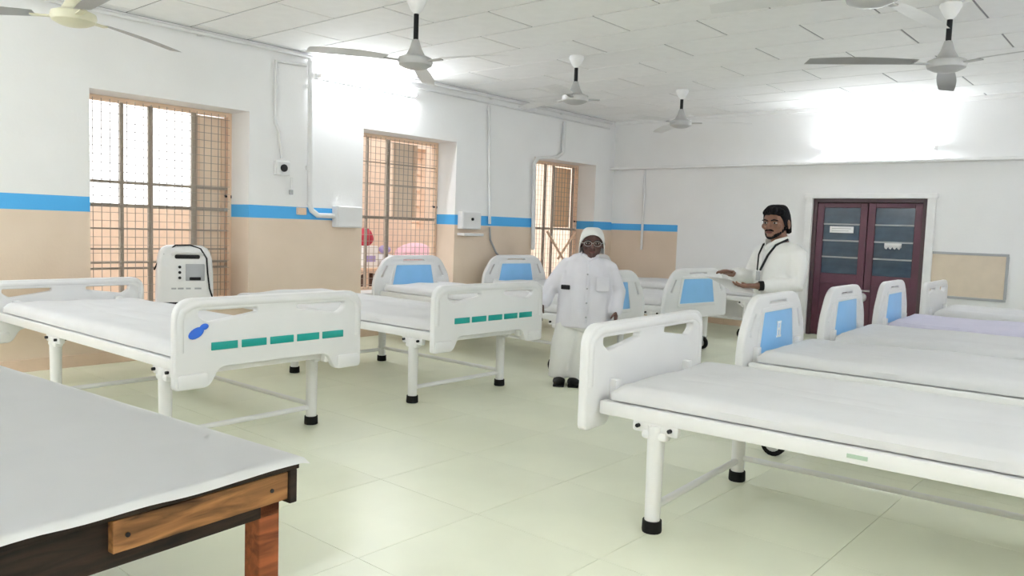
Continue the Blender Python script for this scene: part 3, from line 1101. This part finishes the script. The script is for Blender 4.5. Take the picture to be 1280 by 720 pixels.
S().tube([(-0.14, -Dc * 0.85, 0.60), (-0.10, -Dc - 0.03, 0.625), (0.14, -Dc - 0.03, 0.625), (0.18, -Dc * 0.85, 0.60)], 0.016, 8).build('handle', M_bed, oc)
S().box((0.10, -Dc - 0.002, 0.40), (0.20, 0.012, 0.19), 0.008).build('flow_meter_panel', M_grey, body)
S().box((0.10, -Dc - 0.008, 0.33), (0.12, 0.012, 0.035), 0.006).build('outlet', M_dark, body)
for k in range(3):
    S().tube([(-0.06, -Dc + 0.005, 0.46 - k * 0.06), (-0.06, -Dc - 0.012, 0.46 - k * 0.06)], 0.016, 12).build('button', M_dark, body)
for k, (x0, w_) in enumerate(((-0.12, 0.05), (-0.05, 0.06), (0.03, 0.05), (0.13, 0.07))):
    S().box((x0, -Dc - 0.001, 0.22), (w_, 0.006, 0.018)).build('printed_mark', M_grey, body, smooth=False)
S().tube([(-0.31, 0.02, 0.42), (-0.28, -0.05, 0.50), (-0.22, -0.13, 0.60), (-0.10, -0.10, 0.70), (0.05, -0.09, 0.705), (0.16, -0.12, 0.665), (0.22, -0.155, 0.56), (0.23, -0.165, 0.40), (0.25, -0.17, 0.22), (0.29, -0.17, 0.09), (0.31, -0.15, 0.045)], 0.009, 8).build('power_cable', M_dark, oc)
# small orange brick of wood beside it
p = on_z(290, 376, ZS)
tag(S().box((XL - 0.08, 4.82, ZS + 0.02), (0.14, 0.16, 0.035), 0.008).build('wood_block', M_orange, smooth=False), 'flat orange-brown block on the sill right of the concentrator', 'block')

# ------------------------------------------------------------------ wooden table under a white cover, near left
TB = empty('table', (-2.20, 1.50, 0), math.radians(5.0))     # local: -X along the far edge, -Y toward the camera
tag(TB, 'worn dark wooden table under a white cover at lower left', 'table')
TL, TD, TZ = 2.7, 1.72, 0.755
S().bx(-TL, 0, -TD, 0, TZ - 0.035, TZ, 0.004).build('table_top', M_woodd, TB, smooth=False)
S().bx(-TL + 0.05, -0.055, -0.075, -0.045, TZ - 0.16, TZ - 0.035).build('apron', M_woodd, TB, smooth=False)
S().bx(-0.075, -0.045, -TD + 0.05, -0.05, TZ - 0.185, TZ - 0.035).build('apron', M_woodd, TB, smooth=False)
S().bx(-TL + 0.05, -0.055, -TD + 0.045, -TD + 0.075, TZ - 0.16, TZ - 0.035).build('apron', M_woodd, TB, smooth=False)
S().bx(-0.045, -0.015, -0.62, -0.035, TZ - 0.135, TZ - 0.042, 0.003).build('edge_board', M_wood, TB, smooth=False)
s = S().bx(-0.05, -0.006, -0.034, -0.004, TZ - 0.15, TZ - 0.036, 0.004)
s.build('corner_block', M_woodd, TB, smooth=False)
for yy in (-0.10, -0.58):
    S().tube([(-0.02, yy, TZ - 0.09), (-0.011, yy, TZ - 0.09)], 0.007, 8).build('nail', M_dark, TB)
for lx, ly in ((-0.085, -0.085), (-0.10, -TD + 0.12), (-TL + 0.12, -0.10), (-TL + 0.12, -TD + 0.12)):
    S().bx(lx - 0.04, lx + 0.04, ly - 0.04, ly + 0.04, 0, TZ - 0.035, 0.005).build('leg', M_woodr, TB, smooth=False)
# the cover: a thin sheet lying on the table, its edges curling over a little
s = S()


def cov(u, v):
    x = -TL - 0.02 + u * (TL + 0.05)
    y = -TD - 0.02 + v * (TD + 0.045)
    z = TZ + 0.004 + 0.0015 * noise.noise(Vector((x * 3, y * 3, 2)))
    over = max(0.0, x - 0.0)
    z -= over * 0.45 * (1 + 0.8 * noise.noise(Vector((0, y * 4.0, 5))))
    x2 = x + 0.010 * noise.noise(Vector((1.3, y * 5.0, 0))) * (1 if u > 0.97 else 0)
    z -= max(0.0, y - 0.0) * 0.35
    return Vector((x2, y, z))


s.quadgrid(cov, 80, 50)
bmesh.ops.solidify(s.bm, geom=s.bm.faces[:], thickness=-0.003)
cv = s.build('table_cover', M_cloth)
cv.location = TB.location
cv.rotation_euler = TB.rotation_euler
tag(cv, 'smooth white cover sheet spread over the wooden table', 'cover')


# ------------------------------------------------------------------ people
def solidify_union(s, name, material, voxel, parent, smooth_it=4, disp=0.0, seed=0.0):
    """fuse overlapping closed shapes into one continuous skin"""
    me = s.mesh(name + '_raw', material, False)
    o = bpy.data.objects.new(name + '_raw', me)
    C.objects.link(o)
    m = o.modifiers.new('r', 'REMESH')
    m.mode = 'VOXEL'
    m.voxel_size = voxel
    m2 = o.modifiers.new('s', 'SMOOTH')
    m2.factor = 0.5
    m2.iterations = smooth_it
    bpy.context.view_layer.update()
    dg = bpy.context.evaluated_depsgraph_get()
    out = bpy.data.meshes.new_from_object(o.evaluated_get(dg))
    bpy.data.objects.remove(o)
    bpy.data.meshes.remove(me)
    out.name = name
    out.materials.clear()
    out.materials.append(material)
    if disp:
        nrm = [v.normal.copy() for v in out.vertices]
        for v, nn in zip(out.vertices, nrm):
            q = v.co
            d_ = noise.noise(Vector((q.x * 9, q.y * 9, q.z * 4.0 + seed))) + 0.5 * noise.noise(Vector((q.x * 20, q.y * 20, q.z * 9 + seed)))
            v.co = q + nn * (d_ * disp)
    for p in out.polygons:
        p.use_smooth = True
    return put(name, out, parent)


def hand(s, wrist, d, nrm, thumb, k=1.0, curl=0.6):
    """palm, four unequal bent fingers and a thumb leaving the side of the palm.
    d: pointing direction, nrm: palm normal (fingers curl towards it), thumb: sideways direction of the thumb"""
    d = Vector(d).normalized()
    nrm = Vector(nrm)
    nrm = (nrm - d * nrm.dot(d)).normalized()
    t = Vector(thumb)
    t = (t - d * t.dot(d) - nrm * t.dot(nrm)).normalized()
    w = Vector(wrist)
    s.tube([w - d * 0.03 * k, w + d * 0.02 * k, w + d * 0.05 * k, w + d * 0.09 * k], [(0.024 * k, 0.020 * k), (0.030 * k, 0.018 * k), (0.041 * k, 0.017 * k), (0.040 * k, 0.014 * k)], 12, ref=t, round_=True)
    lens = (0.072, 0.080, 0.05, 0.058)
    for i in range(4):
        base = w + d * (0.085 * k) + t * ((0.030 - 0.020 * i) * k)
        L = lens[i] * k
        a0, pts, p_, ang = 0, [base], base, curl * 0.35
        for f_ in (0.45, 0.32, 0.23):
            dv = d * math.cos(ang) + nrm * math.sin(ang)
            p_ = p_ + dv * (L * f_)
            pts.append(p_)
            ang += curl * 0.75
        s.tube([base - d * 0.02 * k] + pts, [0.0095 * k, 0.0095 * k, 0.009 * k, 0.0085 * k, 0.0075 * k], 8, round_=True)
    b0 = w + d * (0.025 * k) + t * (0.030 * k)
    p1 = b0 + (d * 0.55 + t * 0.75 + nrm * 0.3).normalized() * 0.035 * k
    p2 = p1 + (d * 0.85 + t * 0.35 + nrm * 0.4).normalized() * 0.03 * k
    p3 = p2 + (d * 0.9 + nrm * 0.5).normalized() * 0.024 * k
    s.tube([b0 - t * 0.015 * k, b0, p1, p2, p3], [0.013 * k, 0.0135 * k, 0.0115 * k, 0.0105 * k, 0.009 * k], 8, round_=True)


def head_shapes(s, M, sx=1.0):
    """head in local coordinates: centre at origin, height 0.25, face towards -Y"""
    t = S()
    t.ell((0, 0.012, 0.030), (0.083 * sx, 0.100, 0.098), u=24, v=16)
    t.ell((0, -0.018, -0.035), (0.066 * sx, 0.074, 0.088), u=20, v=14)
    t.ell((0, -0.062, -0.092), (0.034 * sx, 0.030, 0.030))
    t.ell((0, -0.078, 0.028), (0.056 * sx, 0.018, 0.016))
    t.tube([(0, -0.084, 0.012), (0, -0.102, -0.016), (0, -0.108, -0.030)], [0.010, 0.014, 0.017], 10, round_=True)
    for q in (-1, 1):
        t.ell((q * 0.016 * sx, -0.094, -0.032), (0.011, 0.011, 0.010))
        t.ell((q * 0.045 * sx, -0.062, -0.020), (0.026 * sx, 0.024, 0.026))
        t.ell((q * 0.085 * sx, 0.012, -0.008), (0.012, 0.022, 0.034), Euler((0.15, 0, q * 0.3)).to_matrix())
    t.ell((0, -0.086, -0.058), (0.025 * sx, 0.013, 0.008))
    t.ell((0, -0.083, -0.070), (0.022 * sx, 0.012, 0.009))
    t.xf(M)
    me = bpy.data.meshes.new('t')
    t.bm.to_mesh(me)
    t.bm.free()
    s.bm.from_mesh(me)
    bpy.data.meshes.remove(me)


def face_parts(parent, M, sx, brow=M_hair):
    for q in (-1, 1):
        e = S().ell((q * 0.034 * sx, -0.079, 0.006), (0.015 * sx, 0.010, 0.0065), u=14, v=8).xf(M).build('eye', M_eye, parent)
        S().ell((q * 0.034 * sx, -0.0865, 0.006), (0.0075, 0.004, 0.0078), u=12, v=8).xf(M).build('iris', M_dark, e)
        S().tube([(q * 0.014 * sx, -0.096, 0.024), (q * 0.034 * sx, -0.096, 0.031), (q * 0.056 * sx, -0.084, 0.024)], [0.0045, 0.006, 0.0035], 6, round_=True).xf(M).build('eyebrow', brow, parent)
    S().ell((0, -0.0945, -0.064), (0.024 * sx, 0.006, 0.0085)).xf(M).build('lips', M_lip, parent)


# man in a white cap, facing the camera
f1 = on_z(709, 482, 0.0)
P1 = empty('person', (f1.x + 0.055, f1.y + 0.16, 0), math.radians(35))
tag(P1, 'man in white cap, loose white shirt and trousers standing between the beds', 'person')
SX1 = 1.22
MH1 = Matrix.Translation((0.05, -0.02, 1.415)) @ Euler((0.03, 0, 0.05)).to_matrix().to_4x4() @ Matrix.Scale(1.2, 4)
s = S()
head_shapes(s, MH1, 1.12)
s.tube([(0.04, 0.02, 1.22), (0.045, 0.0, 1.30), (0.05, -0.005, 1.37)], [(0.085, 0.08), (0.075, 0.07), (0.07, 0.066)], 14, round_=True)
s.tube([(0, 0, 0.70), (0, 0, 0.95), (0.02, 0, 1.15), (0.03, 0, 1.25)], [(0.15, 0.22), (0.15, 0.22), (0.14, 0.22), (0.08, 0.12)], 16, ref=(0, 1, 0), round_=True)
AR1 = {1: [(0.235, 0.0, 1.165), (0.33, 0.03, 0.95), (0.315, -0.08, 0.755)], -1: [(-0.20, 0.0, 1.165), (-0.335, 0.02, 0.98), (-0.405, -0.06, 0.80)]}
for q in (1, -1):
    sh, el, wr = AR1[q]
    s.tube([(q * 0.08, 0, 1.2), sh, el, wr], [0.06, 0.058, 0.046, 0.032], 12, round_=True)
    s_d = (Vector(wr) - Vector(el)).normalized()
    hand(s, wr, s_d, (-q, 0.1, 0), (0, -1, 0), 1.15, 0.75)
    s.tube([(q * 0.10 - 0.03, 0, 0.75), (q * 0.09 - 0.11, -0.01, 0.40), (q * 0.072 - 0.15, 0.01, 0.09)], [0.10, 0.07, 0.05], 12, round_=True)
    s.tube([(q * 0.072 - 0.15, 0.02, 0.045), (q * 0.075 - 0.15, -0.10, 0.04)], [0.042, 0.036], 10, round_=True)
body1 = solidify_union(s, 'body', M_skin1, 0.0065, P1, 3)
face_parts(P1, MH1, 1.12, brow=M_dark)
# shirt
s = S()
s.tube([(0, 0.0, 0.585), (0, 0.0, 0.62), (0, 0, 0.80), (0.005, 0, 0.98), (0.015, 0, 1.12), (0.02, 0, 1.22), (0.03, 0.0, 1.275), (0.035, 0, 1.305)],
       [(0.18, 0.275), (0.18, 0.28), (0.18, 0.27), (0.18, 0.26), (0.17, 0.255), (0.145, 0.235), (0.115, 0.165), (0.085, 0.10)], 28, ref=(0, 1, 0))
for q in (1, -1):
    sh, el, wr = [Vector(v) for v in AR1[q]]
    s.tube([(q * 0.10, 0, 1.215), (q * 0.17, 0, 1.20), sh, sh.lerp(el, 0.5), el, el.lerp(wr, 0.55), el.lerp(wr, 0.93)], [0.07, 0.082, 0.086, 0.082, 0.076, 0.070, 0.066], 16, round_=True)
shirt1 = solidify_union(s, 'shirt', M_shirt, 0.011, P1, 5, 0.006, 3.0)
S().tube([(-0.045, -0.086, 1.295), (0.035, -0.125, 1.245), (0.115, -0.086, 1.295), (0.12, 0.04, 1.325), (0.035, 0.09, 1.335), (-0.05, 0.04, 1.325), (-0.045, -0.086, 1.295)], [(0.022, 0.008)] * 7, 8).build('collar', M_shirt, shirt1)
S().box((0.02, -0.196, 0.95), (0.026, 0.008, 0.62), 0.003).build('button_placket', M_shirt, shirt1)
for k in range(4):
    S().tube([(0.02, -0.198, 1.12 - k * 0.14), (0.02, -0.205, 1.12 - k * 0.14)], 0.009, 8).build('button', M_grey, shirt1)
S().box((0.17, -0.178, 1.03), (0.13, 0.010, 0.14), 0.004, rot=Euler((0, 0, 0.28)).to_matrix()).build('pocket', M_shirt, shirt1)
S().box((-0.19, -0.168, 0.985), (0.095, 0.016, 0.045), 0.008, rot=Euler((0, 0, -0.35)).to_matrix()).build('name_badge', M_dark, shirt1)
# trousers
s = S()
s.tube([(0, 0, 0.80), (-0.02, 0, 0.66), (-0.04, 0, 0.56)], [(0.15, 0.24), (0.165, 0.25), (0.15, 0.24)], 24, ref=(0, 1, 0))
for q in (1, -1):
    s.tube([(q * 0.115 - 0.03, 0, 0.64), (q * 0.105 - 0.10, -0.005, 0.40), (q * 0.092 - 0.135, 0.0, 0.20), (q * 0.085 - 0.15, 0.0, 0.065)], [0.125, 0.115, 0.102, 0.10], 18)
solidify_union(s, 'trousers', M_trous, 0.011, P1, 4, 0.006, 8.0)
for q in (1, -1):
    s = S()
    sx_ = q * 0.072 - 0.15
    s.ell((sx_, -0.085, 0.042), (0.062, 0.125, 0.042), u=18, v=10).bx(sx_ - 0.055, sx_ + 0.055, -0.20, 0.05, 0.0, 0.02, 0.008)
    s.build('shoe', M_black, P1)
# white cap covering the hair and ears
s = S()


def capf(u, v):
    th = u * 2 * PI
    ph = v * PI * 0.5
    dr = 0.0
    front = max(0.0, -math.sin(th))
    low = -0.085 + 0.160 * front ** 0.7
    zt = 0.135
    r = math.cos(ph) ** 0.5
    z = low + (zt - low) * math.sin(ph)
    return Vector((0.108 * math.cos(th) * r, 0.014 + 0.116 * math.sin(th) * r, z))


s.quadgrid(capf, 32, 12)
bmesh.ops.remove_doubles(s.bm, verts=s.bm.verts[:], dist=1e-4)
bmesh.ops.solidify(s.bm, geom=s.bm.faces[:], thickness=0.008)
s.xf(MH1)
s.build('cap', M_trous, P1)
# spectacles
gl = S()
for q in (-1, 1):
    c = Vector((q * 0.038, -0.103, 0.004))
    gl.tube([c + Vector((0.030 * math.cos(t * PI / 8), 0, 0.021 * math.sin(t * PI / 8))) for t in range(17)], 0.0018, 6)
    gl.tube([(q * 0.068, -0.103, 0.008), (q * 0.098, -0.05, 0.008), (q * 0.102, 0.01, 0.004)], 0.0028, 6)
gl.tube([(-0.010, -0.105, 0.008), (0.010, -0.105, 0.008)], 0.0028, 6)
gl.xf(MH1)
gl.build('glasses', M_chrome, P1)

# man holding papers, turned to the left
P2 = empty('person', (-2.81, 6.94, 0), math.radians(-30))
tag(P2, 'dark-haired man in white shirt with lanyard, holding papers before the door', 'person')
MH2 = Matrix.Translation((0.0, -0.035, 1.665)) @ Euler((0.05, 0, math.radians(22))).to_matrix().to_4x4() @ Matrix.Diagonal((1.22, 1.24, 1.17, 1))
s = S()
head_shapes(s, MH2, 1.12)
s.tube([(0, 0.03, 1.44), (0, 0.01, 1.52), (0, -0.015, 1.60)], [(0.085, 0.09), (0.072, 0.075), (0.068, 0.07)], 14, round_=True)
s.tube([(0, 0, 0.90), (0, 0, 1.10), (0, 0.01, 1.32), (0, 0.02, 1.46)], [(0.12, 0.17), (0.12, 0.17), (0.12, 0.20), (0.07, 0.11)], 16, ref=(0, 1, 0), round_=True)
AR2 = {1: [(0.235, 0.02, 1.385), (0.27, 0.0, 1.13), (0.145, -0.31, 1.11)], -1: [(-0.235, 0.02, 1.385), (-0.29, -0.06, 1.16), (-0.20, -0.36, 1.20)]}
for q in (1, -1):
    sh, el, wr = AR2[q]
    s.tube([(q * 0.08, 0.02, 1.40), sh, el, wr], [0.065, 0.060, 0.048, 0.032], 12, round_=True)
    d_ = (Vector(wr) - Vector(el)).normalized()
    if q > 0:
        hand(s, wr, d_ + Vector((-0.2, 0, 0)), (-0.3, 0, 1), (-0.9, 0, 0.3), 1.3, 0.45)
    else:
        hand(s, wr, d_ + Vector((0.25, 0, 0.05)), (0.2, 0, -1), (1, 0, 0), 1.3, 0.35)
    s.tube([(q * 0.10, 0.0, 0.92), (q * 0.11, -0.01, 0.50), (q * 0.105, 0.02, 0.09)], [0.095, 0.07, 0.05], 12, round_=True)
    s.tube([(q * 0.105, 0.03, 0.045), (q * 0.115, -0.11, 0.04)], [0.042, 0.036], 10, round_=True)
body2 = solidify_union(s, 'body', M_skin2, 0.0065, P2, 3)
face_parts(P2, MH2, 1.12)
# hair
s = S()


def hairf(u, v):
    th = u * 2 * PI
    ph = v * PI * 0.5
    sn = math.sin(th)                      # -1 is the forehead, +1 the nape
    stops = ((-1.0, 0.070), (-0.72, 0.064), (-0.40, -0.012), (-0.10, -0.034), (0.12, -0.020), (0.40, -0.060), (1.0, -0.085))
    for (s0, l0), (s1, l1) in zip(stops, stops[1:]):
        if s0 <= sn <= s1 + 1e-6:
            low = l0 + (l1 - l0) * (sn - s0) / (s1 - s0)
    low += 0.010 * noise.noise(Vector((math.cos(th) * 9, sn * 9, 3.0)))
    r = math.cos(ph) ** 0.5
    z = low + (0.145 - low) * math.sin(ph)
    k = 1 + 0.04 * noise.noise(Vector((math.cos(th) * 3, sn * 3, ph * 4))) * (1 - v)
    return Vector((0.098 * math.cos(th) * r * k, 0.016 + 0.109 * sn * r * k, z))


s.quadgrid(hairf, 40, 12)
bmesh.ops.remove_doubles(s.bm, verts=s.bm.verts[:], dist=1e-4)
bmesh.ops.solidify(s.bm, geom=s.bm.faces[:], thickness=0.014)
for k in range(9):
    a = (k - 4) / 4
    s.ell((0.062 * a + 0.008, -0.074 + 0.03 * a * a, 0.098 - 0.012 * a * a + 0.006 * (k % 2)), (0.020, 0.034, 0.026), Euler((0.4, 0, 0.5 * a)).to_matrix(), 10, 6)
s.xf(MH2)
s.build('hair', M_hair, P2)
S().tube([(-0.034, -0.088, -0.056), (-0.016, -0.101, -0.048), (0, -0.103, -0.047), (0.016, -0.101, -0.048), (0.034, -0.088, -0.056)], [0.004, 0.0065, 0.006, 0.0065, 0.004], 8).xf(MH2).build('moustache', M_hair, P2)
s = S()
for k in range(17):
    t = (k - 8) / 8
    s.ell((0.074 * t, -0.078 + 0.070 * t * t, -0.104 + 0.066 * t * t), (0.012, 0.013, 0.017), u=12, v=8)
s.xf(MH2)
s.build('beard', M_hair, P2)
# shirt
s = S()
s.tube([(0, 0.0, 0.80), (0, 0.0, 0.84), (0, 0, 1.0), (0, 0, 1.15), (0, 0.01, 1.30), (0, 0.015, 1.39), (0, 0.02, 1.46), (0, 0.02, 1.50)],
       [(0.165, 0.235), (0.17, 0.24), (0.165, 0.235), (0.165, 0.235), (0.165, 0.255), (0.15, 0.265), (0.12, 0.18), (0.09, 0.10)], 28, ref=(0, 1, 0))
for q in (1, -1):
    sh, el, wr = [Vector(v) for v in AR2[q]]
    s.tube([(q * 0.10, 0.02, 1.42), (q * 0.17, 0.02, 1.41), sh, sh.lerp(el, 0.5), el, el.lerp(wr, 0.45), el.lerp(wr, 0.70)], [0.075, 0.086, 0.090, 0.088, 0.080, 0.070, 0.064], 16, round_=True)
shirt2 = solidify_union(s, 'shirt', M_trous, 0.011, P2, 5, 0.006, 5.0)
S().tube([(-0.075, -0.082, 1.50), (0, -0.135, 1.44), (0.075, -0.082, 1.50), (0.09, 0.04, 1.535), (0, 0.095, 1.545), (-0.09, 0.04, 1.535), (-0.075, -0.082, 1.50)], [(0.022, 0.008)] * 7, 8).build('collar', M_trous, shirt2)
S().box((0.0, -0.168, 1.16), (0.028, 0.008, 0.5), 0.003).build('button_placket', M_trous, shirt2)
# lanyard with a dark card
s = S()
for q in (-1, 1):
    s.tube([(q * 0.095, 0.03, 1.525), (q * 0.088, -0.095, 1.47), (q * 0.065, -0.155, 1.38), (q * 0.02, -0.195, 1.24)], [(0.011, 0.004)] * 4, 8)
ln = s.build('lanyard', M_dark, P2)
S().box((0.0, -0.20, 1.19), (0.055, 0.008, 0.085), 0.004).build('card', M_grey, ln)
# watch on the near wrist
wd = (Vector(AR2[1][2]) - Vector(AR2[1][1])).normalized()
wp = Vector(AR2[1][2]) - wd * 0.035
S().tube([wp - wd * 0.02, wp + wd * 0.02], 0.043, 16).build('watch', M_black, P2)
# trousers and shoes
s = S()
s.tube([(0, 0, 0.98), (0, 0, 0.86), (0, 0, 0.76)], [(0.14, 0.21), (0.15, 0.22), (0.14, 0.21)], 24, ref=(0, 1, 0))
for q in (1, -1):
    s.tube([(q * 0.11, 0, 0.86), (q * 0.115, -0.005, 0.48), (q * 0.11, 0.0, 0.07)], [0.12, 0.10, 0.09], 18)
solidify_union(s, 'trousers', M_trous, 0.011, P2, 4, 0.004, 11.0)
for q in (1, -1):
    s = S()
    s.ell((q * 0.112, -0.085, 0.042), (0.058, 0.125, 0.042), u=18, v=10).bx(q * 0.112 - 0.05, q * 0.112 + 0.05, -0.2, 0.06, 0.0, 0.02, 0.008)
    s.build('shoe', M_black, P2)
# the papers in his hands
bpy.context.view_layer.update()
s = S()


def pap(u, v):
    x = -0.26 + 0.44 * u
    y = -0.60 + 0.26 * v
    return Vector((x, y, 1.165 - 0.10 * u + 0.015 * math.sin(u * PI) - 0.02 * v))


s.quadgrid(pap, 10, 6)
bmesh.ops.solidify(s.bm, geom=s.bm.faces[:], thickness=0.010)
pp = s.build('paper_sheaf', M_paper)
pp.location = P2.location
pp.rotation_euler = P2.rotation_euler
tag(pp, 'sheaf of white papers held in both hands of the dark-haired man', 'papers')
